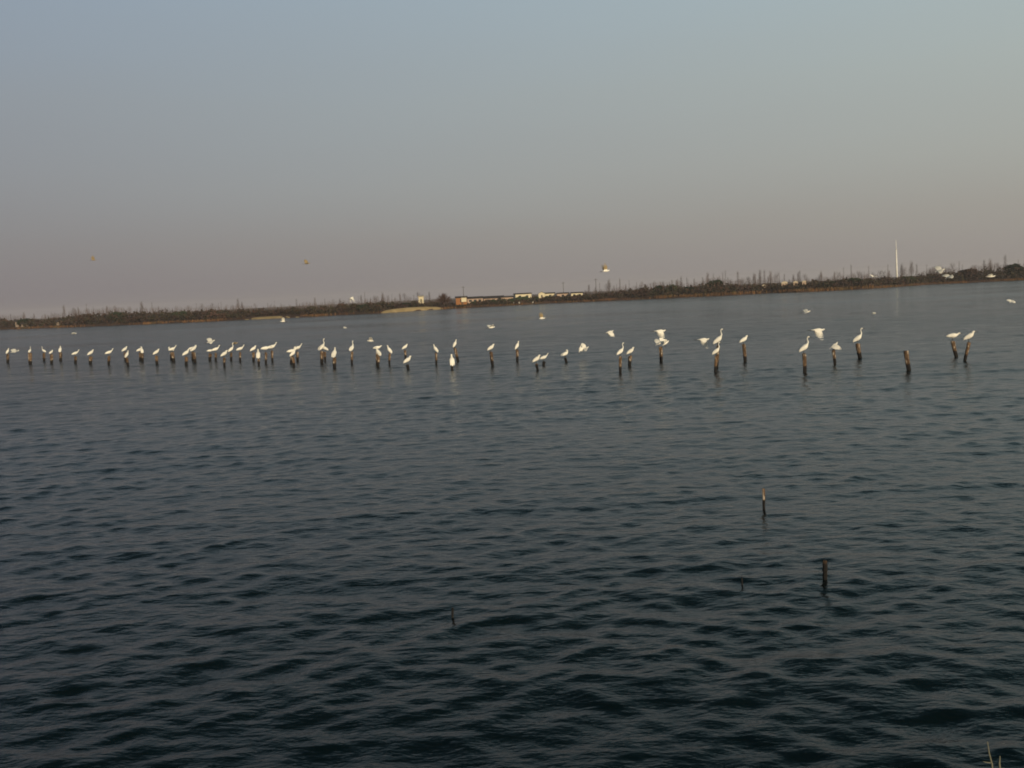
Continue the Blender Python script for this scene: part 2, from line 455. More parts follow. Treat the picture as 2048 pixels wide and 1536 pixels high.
def thicket():
    mb = MB()
    for _ in range(15000):
        x = random.uniform(-240, 2280)
        if 905 < x < 1172 or 1786 < x < 1803: continue
        nz_ = mnoise.noise(Vector((x * 0.02, 3, 0))) + 0.6 * mnoise.noise(Vector((x * 0.09, 7, 0)))
        if random.random() > 0.55 + 0.9 * nz_: continue
        dep = random.uniform(24, 60)
        D = shore_dist(x) + dep
        top = (interp(x, BELT) + 3 + 9 * (0.5 + nz_) * random.random() ** 0.7) * D / F_PX
        L = random.uniform(1.0, 3.0); w = random.uniform(0.018, 0.05)
        p = at(x, 700, 1); a = random.uniform(0, 3.14)
        e = Vector((math.cos(a), math.sin(a), 0)) * w
        t = Vector((p.x * D, p.y * D, top)); b = t + Vector((random.gauss(0, .35), random.gauss(0, .35), -L))
        k = len(mb.v); mb.v += [b - e, b + e, t + e * .3, t - e * .3]; mb.f.append((k, k+1, k+2, k+3))
        # the stem below, down to the ground
        g = Vector((b.x, b.y, ground_z(dep))); k = len(mb.v)
        mb.v += [g - e, g + e, b + e, b - e]; mb.f.append((k, k+1, k+2, k+3))
    tag(link('bare_thicket', mb.mesh('bare_thicket', [M_twig])), 'hazy fringe of bare grey brown twigs behind the scrub on the far bank', 'thicket', kind='stuff')
thicket()

def sandbank(x0, x1, w, name, label):
    v, f = [], []
    n = 40
    for i in range(n + 1):
        t = i / n; x = x0 + (x1 - x0) * t
        e = (math.sin(math.pi * t) ** 0.35)
        p = at(x, 700, 1)
        D = shore_dist(x)
        for j, (d, z) in enumerate([(-2.5, -0.25), (-1.0, 0.04), (0.6, 0.85), (3.0, 1.35), (6.0, 1.5)]):
            r = D + d + 0.8 * math.sin(x * .3)
            v.append((p.x * r, p.y * r, z * e * w if z > 0 else z))
    for i in range(n):
        for j in range(4):
            a = i * 5 + j
            f.append((a, a + 5, a + 6, a + 1))
    tag(link(name, mesh_from(name, v, f, [M_sand], True)), label, 'sandbank', kind='structure')
sandbank(766, 892, 1.0, 'sandbank', 'pale yellow sandbank at the far waterline left of the brown house')
sandbank(493, 606, 0.55, 'sandbank', 'low tan sand strip at the far waterline in the left half')

# ------------------------------------------------------------------ trees
def poplar_meshes(seed, H, spread):
    r = random.Random(seed)
    t = MB(); c = MB()
    lean = r.uniform(-0.03, 0.03) * H
    pts = [Vector((lean * (z / H) ** 2 + r.uniform(-.05, .05), r.uniform(-.05, .05), z)) for z in np.linspace(0, H, 7)]
    t.tube(pts, [0.10 * (1 - i / 7.5) + 0.015 for i in range(7)], 6)
    for i in range(r.choice([60, 90, 120])):
        z = H * (0.18 + 0.80 * r.random() ** 0.9)
        a = r.uniform(0, 6.28)
        ln = H * spread * (1.05 - z / H) * r.uniform(0.5, 1.1) + 0.5
        base = Vector((lean * (z / H) ** 2, 0, z))
        out = 0.42 if spread < .25 else 1.0
        d = Vector((math.cos(a) * out, math.sin(a) * out, 1)).normalized()
        tip = base + d * ln * 2.0
        mid = base + d * ln + Vector((math.cos(a), math.sin(a), 0)) * 0.2
        c.tube([base, mid, tip], [0.026, 0.018, 0.008], 3, cap=False)
        for _ in range(2):
            s = mid.lerp(tip, r.random())
            c.tube([s, s + Vector((r.gauss(0, .35), r.gauss(0, .35), r.uniform(.5, 1.3)))], [0.014, 0.006], 3, cap=False)
    return t.mesh('poplar_trunk', [M_trunk]), c.mesh('poplar_crown', [M_twig])
POPLARS = [poplar_meshes(i, h, s) for i, (h, s) in enumerate([(12, .13), (14, .09), (10, .16), (13, .11), (15, .08), (9, .2)])]
WIDE = [poplar_meshes(20 + i, h, s) for i, (h, s) in enumerate([(9, .30), (8, .36), (10, .27)])]

def leaf_clump_mesh(seed, rx, rz, n, mat, leaf=0.3, lobes=5):
    r = random.Random(seed)
    mb = MB()
    L = [(Vector((r.uniform(-.5, .5) * rx, r.uniform(-.5, .5) * rx, rz * r.uniform(.7, 1.25))), r.uniform(.45, .75)) for _ in range(lobes)]
    for i in range(n):
        c, s = r.choice(L)
        while True:
            p = Vector((r.uniform(-1, 1), r.uniform(-1, 1), r.uniform(-1, 1)))
            if p.length < 1: break
        p = p.normalized() * (p.length ** 0.4)
        q = c + Vector((p.x * rx * s, p.y * rx * s, p.z * rz * s))
        if q.z < 0.1: q.z = r.uniform(0.1, 0.6)
        u = Vector((r.gauss(0, 1), r.gauss(0, 1), r.gauss(0, 1))).normalized()
        w = u.orthogonal().normalized()
        l = leaf * r.uniform(.5, 1.3)
        mb.quad(q, u * l, w * l * .7)
    return mb.mesh('crown_leaves', [mat])
def stem_mesh(seed, h):
    r = random.Random(seed); mb = MB()
    for k in range(4):
        a = r.uniform(0, 6.28); e = Vector((math.cos(a) * h * .4, math.sin(a) * h * .4, h))
        mb.tube([(0, 0, -0.2), e * .5, e], [.13, .09, .03], 5)
    return mb.mesh('bush_stems', [M_trunk])
BUSH_G = [(leaf_clump_mesh(40 + i, 2.4, 1.6, 900, M_leafg), stem_mesh(40 + i, 2.2)) for i in range(3)]
BUSH_B = [(leaf_clump_mesh(50 + i, 2.4, 1.6, 700, M_leafb, 0.28), stem_mesh(50 + i, 2.2)) for i in range(3)]

def round_tree_mesh(seed, rad):
    """wide bare crown of fine twigs"""
    r = random.Random(seed)
    t = MB(); c = MB()
    t.tube([(0, 0, -.2), (0.05, 0, 1.2), (0, 0, 2.2)], [.28, .22, .18], 8)
    for i in range(190):
        a = r.uniform(0, 6.28); e = r.uniform(-0.1, 1.5)
        d = Vector((math.cos(a) * math.cos(e), math.sin(a) * math.cos(e), math.sin(e)))
        L = rad * r.uniform(.75, 1.08)
        b = Vector((0, 0, 2.0)); m = b + d * L * .5 + Vector((0, 0, .2)); tip = b + d * L
        c.tube([b, m, tip], [.07, .045, .015], 3, cap=False)
        for _ in range(7):
            s = m.lerp(tip, r.random())
            c.tube([s, s + (d + Vector((r.gauss(0, .7), r.gauss(0, .7), r.gauss(.2, .6)))).normalized() * r.uniform(.4, 1.1)], [.035, .012], 3, cap=False)
    return t.mesh('round_tree_trunk', [M_trunk]), c.mesh('round_tree_crown', [M_redtwig])

def add_tree(px, depth, meshes, scale, name, label, cat, group=None, parts=('trunk', 'crown'), sx=1.0):
    D = shore_dist(px) + depth
    p = at(px, 700, 1)
    rt = empty(name, (p.x * D, p.y * D, ground_z(depth)), random.uniform(0, 6.28))
    rt.scale = (scale * sx, scale * sx, scale)
    tag(rt, label, cat, group)
    link(parts[0], meshes[0], rt); link(parts[1], meshes[1], rt)
    return rt

# bare thin trees: (from, to, how many, height range in photo pixels above the waterline)
ZONES = [
    (-60, 130, 8, 20, 30, 'thin bare tree above the scrub at the far left end of the bank'),
    (130, 330, 14, 25, 38, 'grey bare tree above the dark scrub of the left part of the bank'),
    (330, 500, 13, 23, 36, 'faint bare tree behind the scrub between the far left and the low sand strip'),
    (500, 690, 13, 20, 32, 'small bare tree on the bank above the low sand strip'),
    (720, 870, 20, 24, 38, 'bare tree standing behind the yellow sandbank'),
    (1170, 1330, 16, 26, 42, 'thin bare tree between the row of houses and the reed beds'),
    (1330, 1470, 12, 30, 44, 'thin bare tree behind the russet reed beds'),
    (1440, 1560, 20, 28, 46, 'tall bare tree in the dense stand right of the reed beds'),
    (1560, 1700, 17, 26, 40, 'bare tree behind the small pale rooftops'),
    (1700, 1785, 12, 28, 42, 'bare tree just left of the tall white mast'),
    (1800, 1940, 15, 24, 44, 'bare tree on the green bank right of the white mast'),
    (1940, 2090, 9, 32, 44, 'bare tree above the scrub at the right end of the bank'),
]
for a, b, n, h0, h1, lab in ZONES:
    for i in range(n):
        x = a + (b - a) * (i + random.uniform(0.1, 0.9)) / n
        dep = random.uniform(70, 220) if x < 880 else random.uniform(18, 90)
        k = random.randrange(6)
        H = [12, 14, 10, 13, 15, 9][k]
        want = random.uniform(h0, h1)
        if random.random() < 0.4:
            k = random.randrange(3); H = (9, 8, 10)[k]; ms = WIDE[k]; want *= 0.82
        else: ms = POPLARS[k]
        want = want * (shore_dist(x) + dep) / F_PX - ground_z(dep)
        add_tree(x, dep, ms, want / (H * 1.08), 'bare_tree', '%s %s' % (ORD[i], lab.replace('thin bare', 'bare').replace('left part of the bank', 'left bank')), 'tree', 'bare trees along the far bank')
spike = [(1378, 38), (1409, 37), (1278, 33), (1238, 31), (1204, 36), (1705, 46)]
for (x, hp), lab in zip(spike, ['dark spindly tree left of the twin bush above the reed beds', 'second dark spindly tree just before the grey hill of scrub', 'slim bare tree above the black waterline gap', 'slim bare tree over the brown bank right of the houses', 'very thin tree right after the last house', 'slim faint bare tree left of the white mast']):
    dep = 22
    add_tree(x, dep, POPLARS[1], (hp * (shore_dist(x) + dep) / F_PX - 1.3) / 15.0, 'slender_tree', lab, 'tree', sx=0.6)

add_tree(893, 9, round_tree_mesh(5, 4.4), 0.86, 'round_bare_tree', 'round russet bare tree between the sandbank and the brown house', 'tree')

bush_spots = [  # px, depth, width px, height px, kind, label
    (952, 9, 14, 13, 'g', 'green bush right beside the brown house'),
    (975, 8, 18, 12, 'b', 'brown bush under the first dark roof'),
    (991, 9, 14, 14, 'g', 'dark bush in front of the second dark roof'),
    (1008, 9, 16, 15, 'g', 'dark green bush left of the long pale house'),
    (1026, 9, 16, 14, 'g', 'dark bush at the left corner of the long pale house'),
    (1051, 10, 24, 17, 'g', 'largest round green bush, in front of the long pale house'),
    (1077, 9, 12, 16, 'g', 'small dark bush between the long pale house and the gabled house'),
    (1102, 10, 18, 15, 'g', 'dark bush under the bright side wall of the gabled house'),
    (1117, 10, 14, 14, 'b', 'brownish bush left of the pinkish house'),
    (1135, 10, 16, 13, 'g', 'dark bush in front of the pinkish house'),
    (1158, 10, 20, 13, 'b', 'brown bush in front of the last pale house'),
    (1322, 12, 22, 27, 'g', 'left one of the two dark bushes above the reed beds'),
    (1348, 12, 26, 28, 'g', 'right one of the two dark bushes above the reed beds'),
    (1378, 10, 22, 21, 'g', 'low green bush behind the russet reeds'),
    (1436, 26, 36, 32, 'g', 'broad dark bush like a low hill right of the reed beds'),
    (1464, 12, 18, 18, 'g', 'black green bush left of the dense stand of bare trees'),
    (1290, 10, 26, 21, 'b', 'brown bush above the black waterline gap'),
    (1210, 14, 26, 17, 'b', 'russet bush just right of the houses'),
    (1660, 10, 26, 20, 'g', 'green bush right of the small pale rooftops'),
    (1712, 12, 30, 22, 'g', 'wide green bush left of the white mast'),
    (1820, 12, 24, 19, 'g', 'green bush just right of the foot of the white mast'),
    (1940, 14, 30, 28, 'b', 'olive brown bush near the right end of the bank'),
    (2030, 12, 30, 30, 'g', 'tall dark bush at the right edge of the bank'),
    (58, 12, 26, 19, 'g', 'dark bush behind the tiny dull house at the far left'),
    (178, 12, 30, 24, 'b', 'maroon bush right of the stained grey cottage'),
    (240, 12, 30, 25, 'g', 'dark bush in the middle of the left scrub'),
    (368, 12, 26, 22, 'g', 'blackish bush near the left start of the sand strips'),
    (732, 10, 24, 21, 'g', 'dark bush at the left tip of the yellow sandbank'),
    (822, 14, 34, 17, 'g', 'low dark bush behind the yellow sandbank'),
]
for i, (x, dep, w, h, kd, lab) in enumerate(bush_spots):
    ms = (BUSH_G if kd == 'g' else BUSH_B)[i % 3]
    D = shore_dist(x) + dep
    o = add_tree(x, dep, ms, 1.0, 'bank_bush', lab, 'bush', 'bushes on the far bank', parts=('crown', 'stems'))
    sh = (h * D / F_PX - ground_z(dep)) / 3.1
    sw = (w * D / F_PX) / 4.3
    o.scale = (sw, sw, sh)

# ------------------------------------------------------------------ buildings on the far bank
def plain(name, c, var=0.12, rough=0.85):
    return noise_mat(name, [(0.3, tuple(k * (1 - var) for k in c)), (0.7, tuple(k * (1 + var) for k in c))], scale=0.8, detail=5, rough=rough)
M_cream = plain('cream_plaster', (0.62, 0.54, 0.36))
M_orange = plain('orange_brown_wall', (0.28, 0.12, 0.04))
M_pink = plain('pinkish_plaster', (0.42, 0.30, 0.22))
M_dim = plain('stained_grey_plaster', (0.22, 0.17, 0.135))
M_roof = noise_mat('dark_roof_tiles', [(0.3, (0.03, 0.026, 0.026)), (0.7, (0.06, 0.05, 0.048))], scale=1.5)
M_roofp = plain('pale_roof_sheet', (0.50, 0.42, 0.30))
M_glass = plain('dark_window_glass', (0.03, 0.035, 0.04), rough=0.2)
M_white = plain('white_paint', (0.75, 0.73, 0.66))
M_doorw = plain('brown_door', (0.12, 0.07, 0.04))

def building(x0, x1, ytop, depth, wallmat, roofmat, label, deep=7.0, ridge=1.3, turn=0.0, name='lakeside_house', wins=3, gable=False, winmat=None):
    """a low building whose eaves show at photo row ytop between columns x0 and x1"""
    xm = (x0 + x1) / 2
    D = shore_dist(xm) + depth
    W = (x1 - x0) * D / F_PX
    z0 = ground_z(depth)
    eave = at(xm, ytop, D).z - z0
    p = at(xm, 700, 1)
    face = -math.atan2(p.x, p.y)
    b = empty(name, (p.x * D, p.y * D, z0), face + turn)
    tag(b, label, 'building', 'buildings on the far bank')
    w = MB(); w.box((0, deep / 2, eave / 2), (W, deep, eave))
    k = len(w.v)
    if gable:   # gable faces the lake
        w.v += [(-W/2, 0.0, eave), (W/2, 0.0, eave), (0, 0.0, eave + ridge), (-W/2, deep, eave), (W/2, deep, eave), (0, deep, eave + ridge)]
        w.f += [(k, k+1, k+2), (k+4, k+3, k+5)]
    else:
        w.v += [(-W/2, 0, eave), (-W/2, deep, eave), (-W/2, deep/2, eave + ridge), (W/2, 0, eave), (W/2, deep, eave), (W/2, deep/2, eave + ridge)]
        w.f += [(k+1, k, k+2), (k+3, k+4, k+5)]
    link('wall', w.mesh('house_wall', [wallmat]), b)
    r = MB(); o = 0.35; t = 0.14
    if gable:
        for s in (-1, 1):
            kk = len(r.v)
            for yy in (-o, deep + o):
                r.v += [(s * (W/2 + o), yy, eave - 0.1), (0, yy, eave + ridge + 0.03), (0, yy, eave + ridge + t), (s * (W/2 + o), yy, eave - 0.1 + t)]
            r.f += [(kk, kk+1, kk+2, kk+3), (kk+7, kk+6, kk+5, kk+4), (kk+3, kk+2, kk+6, kk+7), (kk+1, kk, kk+4, kk+5), (kk, kk+3, kk+7, kk+4)]
    else:
        for s in (0, 1):
            ye = -o if s == 0 else deep + o
            kk = len(r.v)
            for xx in (-W/2 - o, W/2 + o):
                r.v += [(xx, ye, eave - 0.1), (xx, deep/2, eave + ridge + 0.03), (xx, deep/2, eave + ridge + t), (xx, ye, eave - 0.1 + t)]
            r.f += [(kk, kk+1, kk+2, kk+3), (kk+7, kk+6, kk+5, kk+4), (kk+3, kk+2, kk+6, kk+7), (kk+1, kk, kk+4, kk+5), (kk, kk+3, kk+7, kk+4)]
    link('roof', r.mesh('house_roof', [roofmat]), b)
    wm = MB(); wm.box((0, 0, 0), (min(1.2, W * .2), 0.1, min(1.2, eave * .35))); wme = wm.mesh('house_window', [winmat or M_glass])
    for i in range(wins):
        link('window', wme, b, ((-0.5 + (i + 0.5) / wins) * W * 0.9, -0.03, eave * 0.62))
    dm = MB(); dm.box((0, 0, 0), (min(1.0, W * .2), 0.1, min(2.0, eave * .6)))
    link('door', dm.mesh('house_door', [M_doorw]), b, (W * 0.08, -0.03, min(1.0, eave * .3)))
    return b

bh = building(917, 939, 595, 8, M_orange, M_roof, 'orange brown house with one big cream window, leftmost of the lakeside row', deep=6, ridge=0.5, wins=1, winmat=M_glass)
wb = MB(); wb.box((0, 0, 0), (2.2, 0.14, 2.0)); link('window', wb.mesh('cream_panel', [M_cream]), bh, (1.1, -0.08, 2.6))
building(940, 971, 596.5, 16, M_pink, M_roof, 'low house with a long dark roof right beside the orange brown house', ridge=0.7)
building(973, 1012, 596, 20, M_pink, M_roof, 'dark roofed house third from the left of the lakeside row', ridge=0.9)
building(1007, 1031, 594, 12, M_pink, M_roof, 'small pinkish house left of the long pale house', ridge=0.25, wins=0)
building(1036, 1068, 587.5, 18, M_cream, M_roof, 'long pale cream house with dark ridge behind the largest green bush', ridge=0.3, turn=0.12, wins=2)
building(1082, 1095, 587, 15, M_cream, M_roof, 'cream house turning its bright gable end to the lake', ridge=0.8, gable=True, wins=1)
building(1095.5, 1114, 586.5, 17, M_cream, M_roof, 'cream wing adjoining the gabled house on its right', ridge=0.3, wins=1)
building(1119, 1142, 586.5, 18, M_pink, M_roof, 'pinkish house between the gabled cream house and the last pale house', ridge=0.3, wins=1)
building(1147, 1170, 585.5, 18, M_cream, M_roof, 'pale house with a dark roof, rightmost of the lakeside row', ridge=0.3, wins=2)
building(37, 48, 643, 5, M_dim, M_roof, 'tiny dull house at the far left end of the bank', deep=4, ridge=0.6, wins=1)
building(49, 60, 648, 5, M_dim, M_roof, 'tiny low dull shed beside the tiny house at the far left', deep=4, ridge=0.5, wins=1)
building(119, 130, 643.5, 6, M_dim, M_roof, 'small stained grey cottage standing in the left scrub', deep=4, ridge=0.8, wins=1)
building(843, 853, 593, 40, M_cream, M_roofp, 'small pale hut rising among bare trees behind the yellow sandbank', deep=4, ridge=0.3, wins=1)
building(1215, 1248, 596.5, 3.5, M_orange, M_soil, 'low brown waterside shed between the houses and the black gap', deep=4, ridge=0.25, wins=3)

def arched_shed(x, ytop, w, depth, label):
    D = shore_dist(x) + depth
    W = w * D / F_PX; z0 = ground_z(depth)
    h = at(x, ytop, D).z - z0
    p = at(x, 700, 1)
    b = empty('arched_shed', (p.x * D, p.y * D, z0), -math.atan2(p.x, p.y))
    tag(b, label, 'shed', 'small pale rooftops on the right bank')
    lo = h - W * 0.35
    m = MB(); m.box((0, 3, lo / 2), (W, 6, lo)); link('wall', m.mesh('shed_wall', [M_pink]), b)
    v, f = [], []
    n = 10
    for y in (-0.15, 6.15):
        for i in range(n + 1):
            a = math.pi * i / n
            v.append((-math.cos(a) * (W / 2 + .1), y, lo + math.sin(a) * W * .35))
    for i in range(n): f.append((i, i + 1, i + n + 2, i + n + 1))
    f.append(tuple(range(n + 1))[::-1]); f.append(tuple(range(n + 1, 2 * n + 2)))
    link('roof', mesh_from('shed_roof', v, f, [M_roofp]), b)
    d = MB(); d.box((0, -0.04, 0), (W * .3, .08, lo * .7)); link('door', d.mesh('shed_door', [M_doorw]), b, (0, 0, lo * .36))
arched_shed(1572, 562.5, 12, 14, 'largest pale arched roof among the scrub right of the dense bare trees')
arched_shed(1594, 562, 8, 14, 'faint arched roof in the middle of the three rooftops')
arched_shed(1611, 561, 7, 14, 'small bright arched roof, rightmost of the three rooftops')
arched_shed(1531, 569, 8, 9, 'dull arched roof half hidden left of the pale rooftops')

def white_box(x, y, label):
    D = shore_dist(x) + 4.5
    p = at(x, 700, 1)
    b = empty('white_box', (p.x * D, p.y * D, ground_z(4.5) - .05), -math.atan2(p.x, p.y))
    tag(b, label, 'box', 'small white boxes below the houses')
    m = MB(); m.box((0, 0, .28), (.6, .5, .56)); link('body', m.mesh('box_body', [M_white]), b)
    m = MB(); m.box((0, 0, .60), (.7, .6, .08)); link('lid', m.mesh('box_lid', [M_cream]), b)
white_box(1031.5, 606, 'small white box on the bank below the left corner of the long pale house')
white_box(1043, 605, 'small white box on the bank straight below the long pale house')
white_box(1070, 604, 'pale box on the bank between the long pale house and the gabled house')

def mast():
    x, yb, yt = 1795.5, 553, 480
    dep = 30; D = shore_dist(x) + dep
    p = at(x, 700, 1); z0 = ground_z(dep)
    H = at(x, yt, D).z - z0
    b = empty('white_mast', (p.x * D, p.y * D, z0))
    tag(b, 'tall slender white mast rising from the scrub on the right bank', 'mast')
    ln = Vector((-0.3, 0, 0))
    m = MB(); m.tube([(0, 0, -.3), ln * .8 + Vector((0, 0, H * .78))], [.46, .26], 12); link('lower_pole', m.mesh('mast_pole', [M_white], True), b)
    m = MB(); m.tube([ln * .8 + Vector((0, 0, H * .78)), ln + Vector((0, 0, H))], [.16, .09], 8); link('upper_pole', m.mesh('mast_tip', [M_white], True), b)
    m = MB(); m.tube([ln * .8 + Vector((0, 0, H * .775)), ln * .8 + Vector((0, 0, H * .785))], [.36, .36], 12); link('collar', m.mesh('mast_collar', [M_white]), b)
    m = MB(); m.box((0, 0, 0.15), (1.8, 1.8, 0.5)); link('footing', m.mesh('mast_footing', [M_cream]), b)
mast()

def utility_pole(x, hp, label):
    dep = 25; D = shore_dist(x) + dep; p = at(x, 700, 1); z0 = ground_z(dep)
    H = hp * D / F_PX - z0
    b = empty('utility_pole', (p.x * D, p.y * D, z0), -math.atan2(p.x, p.y))
    tag(b, label, 'utility pole')
    m = MB(); m.tube([(0, 0, -.3), (0, 0, H)], [.14, .09], 8); link('pole', m.mesh('pole_shaft', [M_trunk]), b)
    m = MB(); m.box((0, 0, H - .5), (1.6, .12, .12)); link('crossarm', m.mesh('pole_arm', [M_trunk]), b)
utility_pole(1132, 40, 'thin utility pole sticking up behind the pinkish house')
utility_pole(1197, 44, 'tall thin utility pole just right of the houses')
utility_pole(933, 42, 'thin utility pole behind the orange brown house')

# ------------------------------------------------------------------ posts in the water
def post_mesh(seed, H, r, lean=(0, 0)):
    rr = random.Random(seed)
    n, rows = 12, 9
    v, f = [], []
    zs = [-0.9] + list(np.linspace(0, H, rows - 1))
    ph = [rr.uniform(0, 6.28) for _ in range(3)]
    for zi, z in enumerate(zs):
        t = z / H
        cx = lean[0] * t + 0.012 * math.sin(3 * t + ph[0]); cy = lean[1] * t
        for j in range(n):
            a = 2 * math.pi * j / n
            k = r * (1 + 0.09 * math.sin(2 * a + ph[1]) + 0.06 * math.sin(5 * a + ph[2] + 2 * t) + rr.uniform(-.03, .03)) * (1.0 - 0.10 * (1 - t))
            zz = z + (0.035 * math.sin(a + ph[0]) + rr.uniform(-.012, .012) if zi == len(zs) - 1 else 0)
            v.append((cx + k * math.cos(a), cy + k * math.sin(a), zz))
    for i in range(len(zs) - 1):
        for j in range(n):
            a, b = i * n + j, i * n + (j + 1) % n
            f.append((a, b, b + n, a + n))
    e = (len(zs) - 1) * n
    v.append((lean[0], lean[1], H - 0.02)); c = len(v) - 1
    for j in range(n): f.append((e + j, e + (j + 1) % n, c))
    me = mesh_from('post_wood', v, f, [M_post])
    return me

# px of the foot, row of the foot, row of the top, sideways shift of the top, width in px, extra words
POSTS = [
    (15.4, 725, 708, 0, 5), (60.5, 728, 706, 0, 6), (88, 722, 706, 0, 5), (103, 727, 709, 0, 5.5), (121, 722, 705, 0, 5), (151, 727, 713, 0, 5),
    (181, 728, 713, 1, 6), (217, 729, 712, 1.5, 5.5), (251, 722, 705, -1, 5), (256, 732, 716, -2, 5), (281, 721, 706, -1, 5), (285.5, 723, 707, -1.5, 4.5),
    (314, 729, 712, -1, 6), (342.5, 720, 705, 0, 5), (347, 723, 705, -2, 6), (372.5, 730, 714, 0, 5.5), (386, 721, 704, -1, 5.5), (390, 725, 705, -2, 6),
    (420, 721, 707, 0, 5.5), (431.5, 722, 706, 0, 4.5), (449, 733, 716, 0, 4.5), (462, 721, 706, 0, 5), (480.5, 723, 705, 0, 4.5), (507, 722, 705, 0, 5),
    (517.5, 731, 718, -.5, 5), (532, 728, 705, -.5, 4.5), (545, 723, 702, -1, 5), (582, 728, 711, 1.5, 6), (588.5, 734, 715, -3, 5), (595.5, 722, 704, -.5, 5.5),
    (644, 727, 703, 0, 6.5), (650, 722, 704, 0, 5), (669, 736, 716, 0, 7), (704, 728, 704, 0, 5), (754, 730, 703, 1, 5), (756.5, 734, 713, .5, 6.5), (779, 729, 708, .5, 4.5),
    (811, 718, 701, -1, 4.5), (816.5, 738.5, 730, -1.5, 6), (872.5, 729, 706, -.5, 5), (916, 722, 696, -6.5, 5.5), (904.5, 739.5, 733, 0, 5), (985.5, 731, 704, -3.5, 7),
    (1034.5, 722.5, 700, -.5, 6), (1075.5, 740, 728, -2.5, 5.5), (1087.5, 731, 723, 0, 7), (1132.5, 724.5, 716, -2, 6), (1241, 745, 713, -.5, 5.5), (1259, 732, 712, 2, 7.5),
    (1322, 723.5, 694, -1, 6.5), (1434.5, 735, 692, 1, 6), (1431, 744, 712, 1, 6.5), (1490.5, 723.5, 689, -3, 6.5), (1609.5, 745, 708, -1, 7.5), (1669.5, 729, 700, -2, 6.5),
    (1720.5, 716.5, 688, -5, 8), (1818, 741, 702, -5.5, 9.5), (1913, 713, 683, -7.5, 7), (1930, 721.5, 685, 8.5, 6.5),
]
POST_LABEL = {
    904.5: 'tiny stub of a post standing lowest in the middle of the row', 916: 'slim post leaning left above the tiny stub in the middle', 985.5: 'thick kinked post with a pale scar under a hunched egret',
    1034.5: 'upright brown post with black foot under a lone egret right of the kinked post', 1075.5: 'short black stump, lower one of the pair of stumps', 1087.5: 'wide black stump, upper one of the pair of stumps',
    1132.5: 'black stump leaning left, rightmost of the short stumps', 1241: 'tall thin post standing lowest, under the alert egret left of a shorter post', 1259: 'short thick post beside the tall thin post of the alert egret',
    1322: 'red brown post carrying two egrets with spread wings', 1434.5: 'tall post in the rear of the double post under the tallest egret', 1431: 'front post of the double post with an egret on its side',
    1490.5: 'brown post with pale scar under a lone hunched egret', 1609.5: 'tall rust brown post under the alert egret with stretched neck', 1669.5: 'brown post under the egret opening its wings',
    1720.5: 'thick post leaning left under an alert egret', 1818: 'thickest bare post with no bird on it', 1913: 'post leaning left, left one of the V shaped last pair', 1930: 'post leaning right, last of the whole row'}
POST_INFO = {}
order = sorted(range(len(POSTS)), key=lambda i: POSTS[i][0])
for n_, i in enumerate(order):
    x, yb, yt, sh, w = POSTS[i]
    b = on_water(x, yb)
    D = math.hypot(b.x, b.y)
    topp = at(x + sh, yt, D)
    H = topp.z
    right = Vector((b.y, -b.x, 0)).normalized()
    offs = (Vector((topp.x, topp.y, 0)) - Vector((b.x, b.y, 0))).dot(right)
    lean = right * offs
    lean = (lean.x, lean.y + random.uniform(-.04, .04))
    me = post_mesh(100 + i, max(H, 0.15), w * D / F_PX / 2, lean)
    o = link('wooden_post', me, None, (b.x, b.y, 0))
    if x in POST_LABEL: lab = POST_LABEL[x]
    else: lab = 'weathered brown post with wet black foot, %s from the left of the row' % ORD[n_]
    tag(o, lab if n_ else 'faint weathered post at the very left end of the row', 'post', 'wooden posts standing in a row in the lake')
    POST_INFO[x] = (Vector((b.x + lean[0], b.y + lean[1], H)), D, n_)

# ------------------------------------------------------------------ egrets
def loft_plane(mb, pts, n=12):
    """tube through points (x, z, half width, half height) in the XZ plane"""
    k = len(mb.v)
    for i, (x, z, ry, rn) in enumerate(pts):
        a = pts[max(i - 1, 0)]; b = pts[min(i + 1, len(pts) - 1)]
        t = Vector((b[0] - a[0], 0, b[1] - a[1])).normalized()
        nn = Vector((-t.z, 0, t.x))
        for j in range(n):
            w = 2 * math.pi * j / n
            mb.v.append(Vector((x, 0, z)) + Vector((0, ry * math.cos(w), 0)) + nn * rn * math.sin(w))
    for i in range(len(pts) - 1):
        for j in range(n):
            q, r = k + i * n + j, k + i * n + (j + 1) % n
            mb.f.append((q, r, r + n, q + n))
    mb.f.append(tuple(k + j for j in range(n))[::-1]); e = k + (len(pts) - 1) * n
    mb.f.append(tuple(e + j for j in range(n)))

def ellipsoid_loft(mb, p0, p1, ry, rn, y, n=10):
    """folded wing: flattened spindle from p0 to p1 (x, z), at side y"""
    m = MB(); pts = []
    for t in np.linspace(0, 1, 8):
        s = math.sin(math.pi * min(max(t, .03), .97)) ** 0.6
        pts.append((p0[0] + (p1[0] - p0[0]) * t, p0[1] + (p1[1] - p0[1]) * t, ry * s, rn * s))
    loft_plane(m, pts, n)
    k = len(mb.v); mb.v += [v + Vector((0, y, 0)) for v in m.v]; mb.f += [tuple(a + k for a in q) for q in m.f]

